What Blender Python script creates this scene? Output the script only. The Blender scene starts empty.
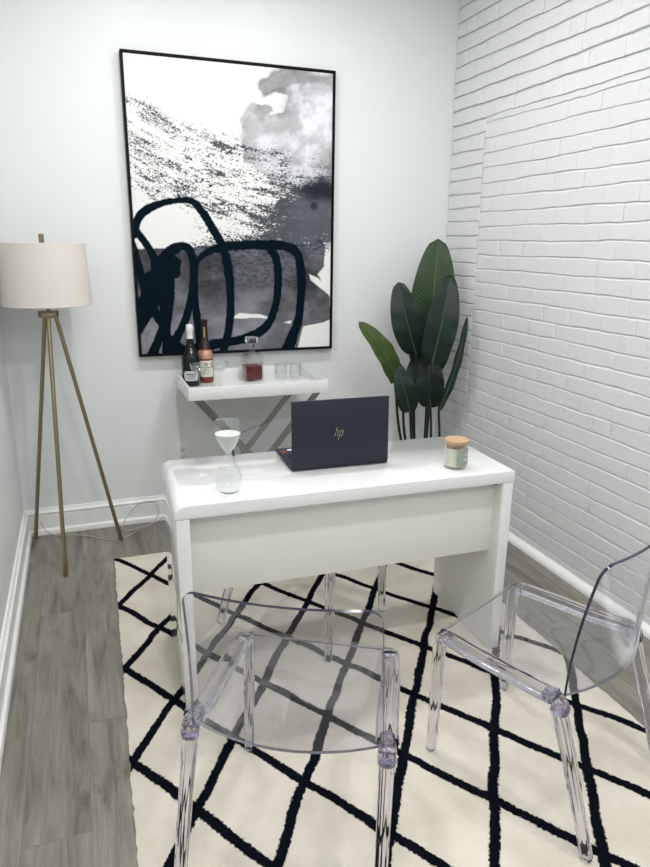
import bpy, bmesh, math, random
import numpy as np
from mathutils import Vector, Matrix
random.seed(7)
SC = bpy.context.scene
COL = SC.collection
PI = math.pi

# ------------------------------------------------------------------ camera
cd = bpy.data.cameras.new('camera')
cam = bpy.data.objects.new('camera', cd)
COL.objects.link(cam)
F = Vector((0.33142167, 0.90233034, -0.27560775)).normalized()
R_ = Vector((0.93974044, -0.34170086, 0.0113324)).normalized()
U_ = R_.cross(F).normalized()
mw = Matrix((R_, U_, -F)).transposed().to_4x4()
mw.translation = Vector((0.3737, -3.7183, 1.5658))
cam.matrix_world = mw
cd.sensor_fit = 'VERTICAL'
cd.sensor_height = 36.0
cd.lens = 666.126 / 867.0 * 36.0
cd.clip_start = 0.02
SC.camera = cam

# ------------------------------------------------------------------ world, colour management
SC.view_settings.view_transform = 'Standard'
SC.view_settings.look = 'None'
SC.view_settings.gamma = 1.0
SC.view_settings.use_curve_mapping = False
SC.view_settings.exposure = 0.05
w = bpy.data.worlds.new('world')
SC.world = w
w.use_nodes = True
w.node_tree.nodes['Background'].inputs[0].default_value = (0.75, 0.85, 1.0, 1)
w.node_tree.nodes['Background'].inputs[1].default_value = 0.3
SC.cycles.max_bounces = 14
SC.cycles.diffuse_bounces = 6
SC.cycles.transmission_bounces = 12
SC.cycles.transparent_max_bounces = 24
SC.cycles.use_denoising = True
SC.cycles.sample_clamp_indirect = 6.0

ROOM_W, ROOM_Y0, ROOM_H = 2.51, -6.2, 2.95
FILL_POWER = 13.0        # unseen fill globes, added to lift the upper walls
SPOT_POWER = 12.5        # recessed downlights
SPOTS = [(0.75, -1.05), (1.52, -1.05), (0.75, -2.9), (1.72, -2.9), (0.75, -4.8), (1.72, -4.8)]
FILL_LAMPS = [(1.25, -2.1), (1.25, -4.1)]


# ------------------------------------------------------------------ material helpers
def new_mat(name):
    m = bpy.data.materials.new(name)
    m.use_nodes = True
    return m, m.node_tree, m.node_tree.nodes['Principled BSDF']


def mat(name, color, rough=0.5, metal=0.0, bump=0.0, scale=60.0, vary=0.0, vscale=5.0, spec=0.5,
        trans=0.0, ior=1.45, coat=0.0, stretch=None):
    m, nt, b = new_mat(name)
    N, L = nt.nodes, nt.links
    b.inputs['Base Color'].default_value = (*color, 1)
    b.inputs['Roughness'].default_value = rough
    b.inputs['Metallic'].default_value = metal
    b.inputs['Specular IOR Level'].default_value = spec
    b.inputs['Transmission Weight'].default_value = trans
    b.inputs['IOR'].default_value = ior
    b.inputs['Coat Weight'].default_value = coat
    b.inputs['Coat Roughness'].default_value = 0.03
    tc = N.new('ShaderNodeTexCoord')
    src = tc.outputs['Object']
    if stretch:
        mp = N.new('ShaderNodeMapping')
        mp.inputs['Scale'].default_value = stretch
        L.new(src, mp.inputs['Vector'])
        src = mp.outputs['Vector']
    if vary > 0:
        nz = N.new('ShaderNodeTexNoise')
        nz.inputs['Scale'].default_value = vscale
        nz.inputs['Detail'].default_value = 5
        L.new(src, nz.inputs['Vector'])
        mx = N.new('ShaderNodeMix')
        mx.data_type = 'RGBA'
        mx.inputs['A'].default_value = (*[c * (1 - vary) for c in color], 1)
        mx.inputs['B'].default_value = (*[min(1, c * (1 + vary)) for c in color], 1)
        L.new(nz.outputs['Fac'], mx.inputs['Factor'])
        L.new(mx.outputs['Result'], b.inputs['Base Color'])
    if bump > 0:
        nz = N.new('ShaderNodeTexNoise')
        nz.inputs['Scale'].default_value = scale
        nz.inputs['Detail'].default_value = 4
        L.new(src, nz.inputs['Vector'])
        bp = N.new('ShaderNodeBump')
        bp.inputs['Strength'].default_value = bump
        bp.inputs['Distance'].default_value = 0.004
        L.new(nz.outputs['Fac'], bp.inputs['Height'])
        L.new(bp.outputs['Normal'], b.inputs['Normal'])
    return m


def clear_sheet(name, tint=(0.97, 0.97, 0.985), ior=1.5, rough=0.02, gloss=1.0):
    """thin clear sheet: light passes straight through, the surface mirrors by Fresnel"""
    m = bpy.data.materials.new(name)
    m.use_nodes = True
    nt = m.node_tree
    N, L = nt.nodes, nt.links
    N.remove(N['Principled BSDF'])
    out = N['Material Output']
    tr = N.new('ShaderNodeBsdfTransparent')
    tr.inputs['Color'].default_value = (*tint, 1)
    gl = N.new('ShaderNodeBsdfGlossy')
    gl.inputs['Roughness'].default_value = rough
    gl.inputs['Color'].default_value = (gloss, gloss, gloss, 1)
    fr = N.new('ShaderNodeFresnel')
    fr.inputs['IOR'].default_value = ior
    # same reflectance from either side of a face
    geo = N.new('ShaderNodeNewGeometry')
    mixi = N.new('ShaderNodeMix')
    mixi.data_type = 'FLOAT'
    L.new(geo.outputs['Backfacing'], mixi.inputs['Factor'])
    mixi.inputs['A'].default_value = ior
    mixi.inputs['B'].default_value = 1.0 / ior
    L.new(mixi.outputs['Result'], fr.inputs['IOR'])
    mx = N.new('ShaderNodeMixShader')
    L.new(fr.outputs['Fac'], mx.inputs[0])
    L.new(tr.outputs[0], mx.inputs[1])
    L.new(gl.outputs[0], mx.inputs[2])
    L.new(mx.outputs[0], out.inputs['Surface'])
    return m


def wall_mat(name, color):
    return mat(name, color, rough=0.42, bump=0.06, scale=140, vary=0.012, vscale=1.5, spec=0.35)


def floor_mat():
    m, nt, b = new_mat('grey_vinyl_plank')
    N, L = nt.nodes, nt.links
    tc = N.new('ShaderNodeTexCoord')
    mp = N.new('ShaderNodeMapping')
    mp.inputs['Rotation'].default_value = (0, 0, PI / 2)
    mp.inputs['Location'].default_value = (0.31, 0.07, 0)
    L.new(tc.outputs['Object'], mp.inputs['Vector'])
    br = N.new('ShaderNodeTexBrick')
    br.inputs['Scale'].default_value = 1.0
    br.inputs['Brick Width'].default_value = 1.22
    br.inputs['Row Height'].default_value = 0.178
    br.inputs['Mortar Size'].default_value = 0.0012
    br.inputs['Mortar Smooth'].default_value = 0.1
    br.offset = 0.37
    br.inputs['Color1'].default_value = (0.0, 0.0, 0.0, 1)
    br.inputs['Color2'].default_value = (1, 1, 1, 1)
    br.inputs['Mortar'].default_value = (0.5, 0.5, 0.5, 1)
    L.new(mp.outputs['Vector'], br.inputs['Vector'])
    # long grain, offset on each plank
    ofs = N.new('ShaderNodeVectorMath')
    ofs.operation = 'MULTIPLY_ADD'
    ofs.inputs[1].default_value = (7.0, 3.0, 5.0)
    L.new(br.outputs['Color'], ofs.inputs[0])
    st = N.new('ShaderNodeMapping')
    st.inputs['Scale'].default_value = (1.0, 7.0, 1.0)
    L.new(mp.outputs['Vector'], st.inputs['Vector'])
    L.new(st.outputs['Vector'], ofs.inputs[2])
    n1 = N.new('ShaderNodeTexNoise')
    n1.inputs['Scale'].default_value = 2.2
    n1.inputs['Detail'].default_value = 8
    n1.inputs['Roughness'].default_value = 0.62
    n1.inputs['Distortion'].default_value = 0.9
    L.new(ofs.outputs[0], n1.inputs['Vector'])
    st2 = N.new('ShaderNodeMapping')
    st2.inputs['Scale'].default_value = (1.0, 9.0, 1.0)
    L.new(ofs.outputs[0], st2.inputs['Vector'])
    n2 = N.new('ShaderNodeTexNoise')
    n2.inputs['Scale'].default_value = 6.0
    n2.inputs['Detail'].default_value = 6
    L.new(st2.outputs['Vector'], n2.inputs['Vector'])
    cr = N.new('ShaderNodeValToRGB')
    cr.color_ramp.elements[0].position = 0.33
    cr.color_ramp.elements[0].color = (0.105, 0.096, 0.078, 1)
    cr.color_ramp.elements[1].position = 0.68
    cr.color_ramp.elements[1].color = (0.265, 0.252, 0.212, 1)
    e = cr.color_ramp.elements.new(0.45)
    e.color = (0.185, 0.175, 0.146, 1)
    L.new(n1.outputs['Fac'], cr.inputs[0])
    mx = N.new('ShaderNodeMix')
    mx.data_type = 'RGBA'
    mx.blend_type = 'OVERLAY'
    mx.inputs['Factor'].default_value = 0.45
    L.new(cr.outputs[0], mx.inputs['A'])
    L.new(n2.outputs['Fac'], mx.inputs['B'])
    # plank to plank tone
    mr = N.new('ShaderNodeMapRange')
    mr.inputs['To Min'].default_value = 0.93
    mr.inputs['To Max'].default_value = 1.05
    L.new(br.outputs['Color'], mr.inputs['Value'])
    mu = N.new('ShaderNodeMix')
    mu.data_type = 'RGBA'
    mu.blend_type = 'MULTIPLY'
    mu.inputs['Factor'].default_value = 1.0
    L.new(mx.outputs['Result'], mu.inputs['A'])
    L.new(mr.outputs[0], mu.inputs['B'])
    sm = N.new('ShaderNodeMix')
    sm.data_type = 'RGBA'
    L.new(br.outputs['Fac'], sm.inputs['Factor'])
    L.new(mu.outputs['Result'], sm.inputs['A'])
    sm.inputs['B'].default_value = (0.14, 0.13, 0.11, 1)
    L.new(sm.outputs['Result'], b.inputs['Base Color'])
    b.inputs['Roughness'].default_value = 0.42
    bp = N.new('ShaderNodeBump')
    bp.inputs['Strength'].default_value = 0.12
    bp.inputs['Distance'].default_value = 0.003
    L.new(n2.outputs['Fac'], bp.inputs['Height'])
    L.new(bp.outputs['Normal'], b.inputs['Normal'])
    return m


def rug_mat():
    m, nt, b = new_mat('trellis_rug_pile')
    N, L = nt.nodes, nt.links
    uv = N.new('ShaderNodeUVMap')
    uv.uv_map = 'lattice'
    tc = N.new('ShaderNodeTexCoord')

    def noise(scale, detail=3):
        n = N.new('ShaderNodeTexNoise')
        n.inputs['Scale'].default_value = scale
        n.inputs['Detail'].default_value = detail
        L.new(tc.outputs['Object'], n.inputs['Vector'])
        return n

    def wobble(vec, n, amt):
        s = N.new('ShaderNodeVectorMath')
        s.operation = 'SUBTRACT'
        s.inputs[1].default_value = (0.5, 0.5, 0.5)
        L.new(n.outputs['Color'], s.inputs[0])
        a = N.new('ShaderNodeVectorMath')
        a.operation = 'MULTIPLY_ADD'
        a.inputs[1].default_value = (amt, amt, 0)
        L.new(s.outputs[0], a.inputs[0])
        L.new(vec, a.inputs[2])
        return a.outputs[0]
    v = wobble(uv.outputs['UV'], noise(6, 1), 0.10)
    v = wobble(v, noise(90, 2), 0.05)
    v = wobble(v, noise(260, 1), 0.03)
    sep = N.new('ShaderNodeSeparateXYZ')
    L.new(v, sep.inputs[0])
    ds = []
    for ax in (0, 1):
        pp = N.new('ShaderNodeMath')
        pp.operation = 'PINGPONG'
        pp.inputs[1].default_value = 0.5
        L.new(sep.outputs[ax], pp.inputs[0])
        ds.append(pp.outputs[0])
    mn = N.new('ShaderNodeMath')
    mn.operation = 'MINIMUM'
    L.new(ds[0], mn.inputs[0])
    L.new(ds[1], mn.inputs[1])
    ln = N.new('ShaderNodeMapRange')
    ln.inputs['From Min'].default_value = 0.050
    ln.inputs['From Max'].default_value = 0.062
    L.new(mn.outputs[0], ln.inputs['Value'])
    n3 = noise(5, 5)
    cr = N.new('ShaderNodeValToRGB')
    cr.color_ramp.elements[0].position = 0.3
    cr.color_ramp.elements[0].color = (0.60, 0.555, 0.475, 1)
    cr.color_ramp.elements[1].position = 0.75
    cr.color_ramp.elements[1].color = (0.74, 0.70, 0.615, 1)
    L.new(n3.outputs['Fac'], cr.inputs[0])
    mx = N.new('ShaderNodeMix')
    mx.data_type = 'RGBA'
    mx.inputs['A'].default_value = (0.004, 0.005, 0.009, 1)
    L.new(ln.outputs[0], mx.inputs['Factor'])
    L.new(cr.outputs[0], mx.inputs['B'])
    L.new(mx.outputs['Result'], b.inputs['Base Color'])
    b.inputs['Roughness'].default_value = 0.95
    b.inputs['Specular IOR Level'].default_value = 0.02
    n4 = noise(420, 2)
    n5 = noise(7, 4)
    ad = N.new('ShaderNodeMath')
    ad.operation = 'MULTIPLY_ADD'
    ad.inputs[1].default_value = 2.5
    L.new(n5.outputs['Fac'], ad.inputs[0])
    L.new(n4.outputs['Fac'], ad.inputs[2])
    bp = N.new('ShaderNodeBump')
    bp.inputs['Strength'].default_value = 0.5
    bp.inputs['Distance'].default_value = 0.006
    L.new(ad.outputs[0], bp.inputs['Height'])
    L.new(bp.outputs['Normal'], b.inputs['Normal'])
    return m


def leaf_mat(name, dark, light):
    m, nt, b = new_mat(name)
    N, L = nt.nodes, nt.links
    uv = N.new('ShaderNodeUVMap')
    uv.uv_map = 'leaf'
    sep = N.new('ShaderNodeSeparateXYZ')
    L.new(uv.outputs['UV'], sep.inputs[0])
    ab = N.new('ShaderNodeMath')
    ab.operation = 'ABSOLUTE'
    L.new(sep.outputs[0], ab.inputs[0])
    # side veins running obliquely from the midrib
    c = N.new('ShaderNodeMath')
    c.operation = 'MULTIPLY_ADD'
    c.inputs[1].default_value = -0.12
    L.new(ab.outputs[0], c.inputs[0])
    L.new(sep.outputs[1], c.inputs[2])
    s = N.new('ShaderNodeMath')
    s.operation = 'MULTIPLY'
    s.inputs[1].default_value = 210
    L.new(c.outputs[0], s.inputs[0])
    si = N.new('ShaderNodeMath')
    si.operation = 'SINE'
    L.new(s.outputs[0], si.inputs[0])
    tc = N.new('ShaderNodeTexCoord')
    nz = N.new('ShaderNodeTexNoise')
    nz.inputs['Scale'].default_value = 9
    nz.inputs['Detail'].default_value = 4
    L.new(tc.outputs['Object'], nz.inputs['Vector'])
    f = N.new('ShaderNodeMath')
    f.operation = 'MULTIPLY_ADD'
    f.inputs[1].default_value = 0.10
    L.new(si.outputs[0], f.inputs[0])
    L.new(nz.outputs['Fac'], f.inputs[2])
    mx = N.new('ShaderNodeMix')
    mx.data_type = 'RGBA'
    mx.inputs['A'].default_value = (*dark, 1)
    mx.inputs['B'].default_value = (*light, 1)
    L.new(f.outputs[0], mx.inputs['Factor'])
    L.new(mx.outputs['Result'], b.inputs['Base Color'])
    b.inputs['Roughness'].default_value = 0.48
    b.inputs['Specular IOR Level'].default_value = 0.35
    bp = N.new('ShaderNodeBump')
    bp.inputs['Strength'].default_value = 0.25
    bp.inputs['Distance'].default_value = 0.002
    L.new(si.outputs[0], bp.inputs['Height'])
    L.new(bp.outputs['Normal'], b.inputs['Normal'])
    return m


def art_mat():
    m, nt, b = new_mat('canvas_print')
    a = nt.nodes.new('ShaderNodeVertexColor')
    a.layer_name = 'paint'
    nt.links.new(a.outputs['Color'], b.inputs['Base Color'])
    b.inputs['Roughness'].default_value = 0.8
    b.inputs['Specular IOR Level'].default_value = 0.04
    return m


def emit_mat(name, color, strength):
    m, nt, b = new_mat(name)
    b.inputs['Base Color'].default_value = (*color, 1)
    b.inputs['Emission Color'].default_value = (*color, 1)
    b.inputs['Emission Strength'].default_value = strength
    return m


M = {}
M['wall'] = wall_mat('pale_grey_wall_paint', (0.73, 0.755, 0.758))
M['wall_side'] = wall_mat('pale_grey_side_wall_paint', (0.73, 0.755, 0.758))
M['ceiling'] = mat('ceiling_paint', (0.82, 0.83, 0.83), 0.8)
M['brick'] = mat('white_painted_brick', (0.66, 0.67, 0.68), 0.36, bump=0.5, scale=42, spec=0.5)
M['trim'] = mat('white_semi_gloss_trim', (0.83, 0.84, 0.83), 0.3, bump=0.05, scale=30)
M['floor'] = floor_mat()
M['rug'] = rug_mat()
M['desk'] = mat('white_high_gloss_lacquer', (0.74, 0.75, 0.75), 0.12, bump=0.03, scale=9, coat=1.0)
M['desk_matt'] = mat('white_melamine', (0.74, 0.74, 0.70), 0.4, bump=0.03, scale=14)
M['tray'] = mat('white_lacquered_tray', (0.76, 0.77, 0.77), 0.25, coat=0.5)
M['steel'] = mat('brushed_nickel_leg', (0.34, 0.32, 0.30), 0.25, metal=1.0, bump=0.1, scale=40, stretch=(1, 1, 12))
M['brass'] = mat('antique_brass', (0.33, 0.265, 0.165), 0.3, metal=1.0, vary=0.12, vscale=12)
M['linen'] = mat('oatmeal_linen_shade', (0.66, 0.62, 0.58), 0.9, bump=0.35, scale=320, vary=0.05, vscale=60, spec=0.1)
M['black'] = mat('black_frame', (0.004, 0.004, 0.006), 0.5, spec=0.12)
M['canvas_edge'] = mat('canvas_edge', (0.75, 0.75, 0.74), 0.8)
M['art'] = art_mat()
M['navy'] = mat('dark_navy_laptop_shell', (0.022, 0.026, 0.040), 0.42, metal=0.35, bump=0.02, scale=300)
M['keys'] = mat('black_keyboard', (0.010, 0.010, 0.012), 0.5)
M['logo'] = mat('pale_gold_logo', (0.62, 0.57, 0.47), 0.25, metal=0.9)
M['screen'] = mat('dark_screen_glass', (0.01, 0.01, 0.012), 0.08)
M['red'] = mat('red_sticker', (0.22, 0.05, 0.05), 0.5)
M['white'] = mat('white_print', (0.8, 0.8, 0.8), 0.5)
M['sheet'] = clear_sheet('clear_polycarbonate_sheet', (0.955, 0.955, 0.97))
M['sheet_edge'] = mat('violet_polycarbonate_edge', (0.020, 0.019, 0.045), 0.12, trans=0.2, ior=1.5)
M['poly'] = mat('clear_violet_polycarbonate', (0.84, 0.83, 0.895), 0.04, trans=1.0, ior=1.36, bump=0.2, scale=18, stretch=(1, 1, 0.25))
M['glass'] = clear_sheet('thin_clear_glass', (0.95, 0.96, 0.96), 1.8)
M['sand'] = mat('white_sand', (0.64, 0.67, 0.65), 0.8, bump=0.1, scale=800)
M['wax'] = mat('cream_wax', (0.72, 0.70, 0.56), 0.45)
M['wood'] = mat('beech_lid', (0.50, 0.32, 0.19), 0.5, vary=0.18, vscale=30, stretch=(1, 9, 1))
M['sage'] = mat('sage_label', (0.27, 0.31, 0.26), 0.6)
M['wine_black'] = mat('dark_bottle_glass', (0.003, 0.005, 0.007), 0.10, spec=0.4)
M['foil_white'] = mat('silver_white_foil', (0.72, 0.72, 0.70), 0.35, bump=0.3, scale=90)
M['foil_dark'] = mat('dark_foil', (0.016, 0.010, 0.012), 0.3)
M['gold'] = mat('gold_foil_print', (0.55, 0.38, 0.16), 0.3, metal=0.9)
M['rose'] = mat('rose_wine_glass', (0.26, 0.07, 0.035), 0.1, trans=0.3, spec=0.4)
M['rose_dark'] = mat('dark_wine_neck', (0.06, 0.025, 0.022), 0.08, coat=1.0)
M['copper_foil'] = mat('copper_neck_label', (0.52, 0.30, 0.20), 0.4, metal=0.4)
M['paper'] = mat('cream_label', (0.70, 0.68, 0.62), 0.6)
M['paper_grey'] = mat('pale_grey_label', (0.50, 0.52, 0.53), 0.5)
M['ink'] = mat('label_ink', (0.05, 0.05, 0.06), 0.6)
M['whiskey'] = mat('dark_red_spirit', (0.13, 0.005, 0.004), 0.1, trans=0.1, spec=0.2, ior=1.34)
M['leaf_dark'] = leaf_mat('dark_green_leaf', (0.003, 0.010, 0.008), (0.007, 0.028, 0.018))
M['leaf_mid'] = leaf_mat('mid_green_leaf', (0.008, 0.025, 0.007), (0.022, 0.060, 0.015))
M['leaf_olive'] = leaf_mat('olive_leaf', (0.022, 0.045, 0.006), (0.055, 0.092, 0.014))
M['rib'] = mat('pale_green_midrib', (0.17, 0.25, 0.08), 0.5)
M['rib_dark'] = mat('green_midrib', (0.06, 0.12, 0.05), 0.5)
M['stem'] = mat('dark_plant_stem', (0.007, 0.014, 0.008), 0.5)
M['pot'] = mat('black_nursery_pot', (0.02, 0.02, 0.02), 0.5)
M['soil'] = mat('dark_soil', (0.03, 0.022, 0.016), 0.95, bump=0.8, scale=70)
M['plate'] = mat('white_outlet_plastic', (0.78, 0.78, 0.76), 0.35)
M['slot'] = mat('dark_slot', (0.02, 0.02, 0.02), 0.6)
M['cord'] = mat('clear_grey_cord', (0.50, 0.48, 0.45), 0.25, spec=0.6)
M['lens'] = emit_mat('led_lens', (1.0, 0.985, 0.96), 12.0)


# ------------------------------------------------------------------ geometry helpers
def obj(name, bm, m=None, parent=None, smooth=True, angle=35, kind=None):
    me = bpy.data.meshes.new(name)
    bmesh.ops.recalc_face_normals(bm, faces=bm.faces)
    bm.to_mesh(me)
    bm.free()
    if m is not None:
        for mm in (m if isinstance(m, (list, tuple)) else [m]):
            me.materials.append(mm)
    if smooth:
        me.polygons.foreach_set('use_smooth', [True] * len(me.polygons))
        me.set_sharp_from_angle(angle=math.radians(angle))
    o = bpy.data.objects.new(name, me)
    COL.objects.link(o)
    if parent:
        o.parent = parent
    if kind:
        o['kind'] = kind
    return o


def thing(name, label, cat, loc=(0, 0, 0), rz=0.0, group=None):
    o = bpy.data.objects.new(name, None)
    o.empty_display_size = 0.1
    COL.objects.link(o)
    o.location = loc
    o.rotation_euler = (0, 0, rz)
    o['label'] = label
    o['category'] = cat
    if group:
        o['group'] = group
    return o


def tag(o, label, cat, group=None):
    o['label'] = label
    o['category'] = cat
    if group:
        o['group'] = group
    return o


def dup(root, loc, rz, label, group=None):
    r = root.copy()
    COL.objects.link(r)
    r.location = loc
    r.rotation_euler = (0, 0, rz)
    r['label'] = label
    if group:
        r['group'] = group
    for ch in list(root.children):
        c = ch.copy()
        COL.objects.link(c)
        c.parent = r
        for g in list(ch.children):
            d = g.copy()
            COL.objects.link(d)
            d.parent = c
    return r


def box(bm, x0, x1, y0, y1, z0, z1, bev=0.0, seg=2):
    r = bmesh.ops.create_cube(bm, size=1.0)
    vs = r['verts']
    for v in vs:
        v.co = Vector((x0 + (v.co.x + .5) * (x1 - x0), y0 + (v.co.y + .5) * (y1 - y0), z0 + (v.co.z + .5) * (z1 - z0)))
    if bev > 0:
        es = {e for v in vs for e in v.link_edges}
        bmesh.ops.bevel(bm, geom=list(es), offset=bev, segments=seg, affect='EDGES', profile=0.5)
    return bm


def loft(bm, rings, close=True, cap=True, mi=0):
    rows = [[bm.verts.new(p) for p in ring] for ring in rings]
    n = len(rings[0])
    for a, b in zip(rows, rows[1:]):
        for i in range(n if close else n - 1):
            f = bm.faces.new((a[i], a[(i + 1) % n], b[(i + 1) % n], b[i]))
            f.material_index = mi
    if cap and close:
        bm.faces.new(list(reversed(rows[0]))).material_index = mi
        bm.faces.new(rows[-1]).material_index = mi
    return rows


def frame_of(t, ref):
    t = t.normalized()
    a = ref - t * ref.dot(t)
    if a.length < 1e-4:
        a = Vector((1, 0, 0)) - t * t.x
    a.normalize()
    return a, t.cross(a)


def tube(bm, pts, r, n=12, ref=Vector((0, 0, 1)), cap=True, section=None):
    """sweep; r a float or list; section(theta)->(a,b) multipliers"""
    pts = [Vector(p) for p in pts]
    rs = r if isinstance(r, (list, tuple)) else [r] * len(pts)
    rings = []
    pa = None
    for i, p in enumerate(pts):
        t = (pts[min(i + 1, len(pts) - 1)] - pts[max(i - 1, 0)])
        a, b = frame_of(t, ref if pa is None else pa)
        pa = a
        ring = []
        for k in range(n):
            th = 2 * PI * k / n
            ca, cb = (math.cos(th), math.sin(th)) if section is None else section(th)
            ring.append(p + a * (ca * rs[i]) + b * (cb * rs[i]))
        rings.append(ring)
    loft(bm, rings, cap=cap)
    return bm


def lathe(bm, prof, n=32, c=(0, 0, 0), mi=0):
    rings = []
    for r, z in prof:
        rings.append([(c[0] + max(r, 1e-5) * math.cos(2 * PI * k / n), c[1] + max(r, 1e-5) * math.sin(2 * PI * k / n), c[2] + z) for k in range(n)])
    loft(bm, rings, mi=mi)
    bmesh.ops.remove_doubles(bm, verts=bm.verts, dist=3e-5)
    return bm


def smooth_path(pts, sub=8):
    """Catmull-Rom"""
    P = [Vector(p) for p in pts]
    P = [P[0] * 2 - P[1]] + P + [P[-1] * 2 - P[-2]]
    out = []
    for i in range(1, len(P) - 2):
        for s in range(sub):
            t = s / sub
            a, b, c, d = P[i - 1], P[i], P[i + 1], P[i + 2]
            out.append(0.5 * ((2 * b) + (c - a) * t + (2 * a - 5 * b + 4 * c - d) * t * t + (3 * b - a - 3 * c + d) * t ** 3))
    out.append(P[-2])
    return out


def B():
    return bmesh.new()


# ------------------------------------------------------------------ room shell
W, Y0, H = ROOM_W, ROOM_Y0, ROOM_H
obj('floor', box(B(), -0.1, W + 0.1, Y0 - 0.1, 0.1, -0.1, 0), M['floor'], kind='structure')
obj('ceiling', box(B(), -0.1, W + 0.1, Y0 - 0.1, 0.1, H, H + 0.1), M['ceiling'], kind='structure')
obj('wall_back', box(B(), -0.1, W + 0.1, 0, 0.1, 0, H), M['wall'], kind='structure')
obj('wall_left', box(B(), -0.1, 0, Y0, 0, 0, H), M['wall_side'], kind='structure')
obj('wall_front', box(B(), -0.1, W + 0.1, Y0 - 0.1, Y0, 0, H), M['wall'], kind='structure')


# painted brick wall on the right: mortar bed plus individually laid bricks in one mesh
def brick_wall():
    rnd = random.Random(11)
    bm = B()
    xs = W + 0.0085            # mortar plane
    box(bm, xs, W + 0.14, Y0, 0.0, 0, H)
    CH = 0.0757
    GAP = 0.0100

    def wob(y, z):
        return 0.0024 * math.sin(y * 7 + z * 31) + 0.0012 * math.sin(y * 23 + z * 57) + 0.0008 * math.sin(y * 61 + z * 13)

    def brick(y0, y1, z0, z1, xf):
        """front face at x=xf, soft irregular edges"""
        n = max(2, int((y1 - y0) / 0.035))
        c = 0.0020
        rows = []
        j0, j1 = rnd.uniform(-1, 1) * 0.0012, rnd.uniform(-1, 1) * 0.0012
        depth = rnd.choice([0.001, 0.0018, 0.003, 0.0045])
        tilt = rnd.uniform(-1, 1) * 0.0010
        prof = [(xs + 0.0004, z0, 0), (xf + 0.0012, z0, 0), (xf, z0 + 0.0012, c), (xf, z1 - 0.0008, c), (xf + 0.0010, z1 + 0.0004, 0), (xs - 0.0006, z1 + 0.0052, 0), (xs + 0.0004, z1 + GAP - 0.0006, 0)]
        ts = [y0, y0 + 0.003] + [y0 + (y1 - y0) * i / n for i in range(1, n)] + [y1 - 0.003, y1]
        for i, y in enumerate(ts):
            end = i in (0, len(ts) - 1)
            row = []
            jz = rnd.uniform(-1, 1) * 0.0009
            for k, (x, z, cc) in enumerate(prof):
                dz = wob(y, z0 + 0.0757 * (k > 2)) + (j0 if k < 3 else j1) + (jz if k < 3 else -jz)
                dx = tilt * (y - y0) / (y1 - y0) + (depth if end and 0 < k < 5 else 0)
                row.append(bm.verts.new((min(x + dx, xs + 0.0004), y, z + dz)))
            rows.append(row)
        for a, b in zip(rows, rows[1:]):
            for k in range(6):
                bm.faces.new((a[k], b[k], b[k + 1], a[k + 1]))
        bm.faces.new(rows[0])
        bm.faces.new(list(reversed(rows[-1])))

    # infilled opening: y below -0.35 and z below 2.25, set back a little with its own coursing
    SEAM = -0.345
    TOP = 2.25
    z = 0.028
    k = 0
    while z < H - 0.01:
        zt = min(z + CH - GAP, H)
        up = z > TOP - 0.03
        # corner pier or full length above the opening
        yend = Y0 if up else SEAM
        y = -0.002
        first = True
        while y > yend + 0.01:
            if up:
                L = rnd.choice([0.205, 0.205, 0.2, 0.1, 0.16]) if y > -1.0 else 0.205
                if k % 2 and first:
                    L = 0.1
            else:
                L = [0.12, 0.21][k % 2] + rnd.uniform(-.015, .015) if first else 1.0
            y2 = max(y - L, yend)
            if y2 - yend < 0.05:
                y2 = yend
            brick(y2 + 0.0003, y - 0.0003, z, zt, W - (0.004 if up else 0.001) + rnd.uniform(-1, 1) * 0.0012)
            y = y2
            first = False
        z += CH
        k += 1
    z = 0.028 - 0.03
    k = 0
    while z < TOP - 0.03:
        zt = min(z + CH - GAP, TOP - 0.014)
        y = SEAM - 0.002
        first = True
        while y > Y0 + 0.01:
            L = 0.212 + rnd.uniform(-0.012, 0.012)
            if first and k % 2:
                L = 0.105
            if rnd.random() < 0.06:
                L = 0.11
            y2 = max(y - L, Y0)
            brick(y2 + 0.0003, y - 0.0003, max(z, 0.001), zt, W + 0.0025 + rnd.uniform(-1, 1) * 0.0009)
            y = y2
            first = False
        z += CH
        k += 1
    return bm


obj('wall_right', brick_wall(), M['brick'], angle=28, kind='structure')


# skirting: moulded on the back, left and front walls, a slim rounded strip under the bricks
def profile_run(prof, p0, p1, nrm):
    bm = B()
    p0, p1, nrm = Vector(p0), Vector(p1), Vector(nrm)
    loft(bm, [[p + nrm * d + Vector((0, 0, z)) for d, z in prof] for p in (p0, p1)])
    return bm


SK = [(0, 0), (0.030, 0), (0.030, 0.012), (0.027, 0.024), (0.018, 0.031), (0.016, 0.033), (0.016, 0.108), (0.013, 0.112), (0.019, 0.118),
      (0.020, 0.126), (0.014, 0.131), (0.009, 0.137), (0.008, 0.146), (0, 0.148)]
obj('baseboard_back', profile_run(SK, (0.0, 0, 0), (W, 0, 0), (0, -1, 0)), M['trim'], kind='structure')
obj('baseboard_left', profile_run(SK, (0, Y0, 0), (0, 0, 0), (1, 0, 0)), M['trim'], kind='structure')
obj('baseboard_front', profile_run(SK, (0, Y0, 0), (W, Y0, 0), (0, 1, 0)), M['trim'], kind='structure')
SK2 = [(-0.012, 0), (0.030, 0), (0.030, 0.010), (0.026, 0.022), (0.016, 0.031), (0.004, 0.036), (-0.012, 0.038)]
obj('baseboard_right', profile_run(SK2, (W, Y0, 0), (W, -0.02, 0), (-1, 0, 0)), M['trim'], kind='structure')

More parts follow.
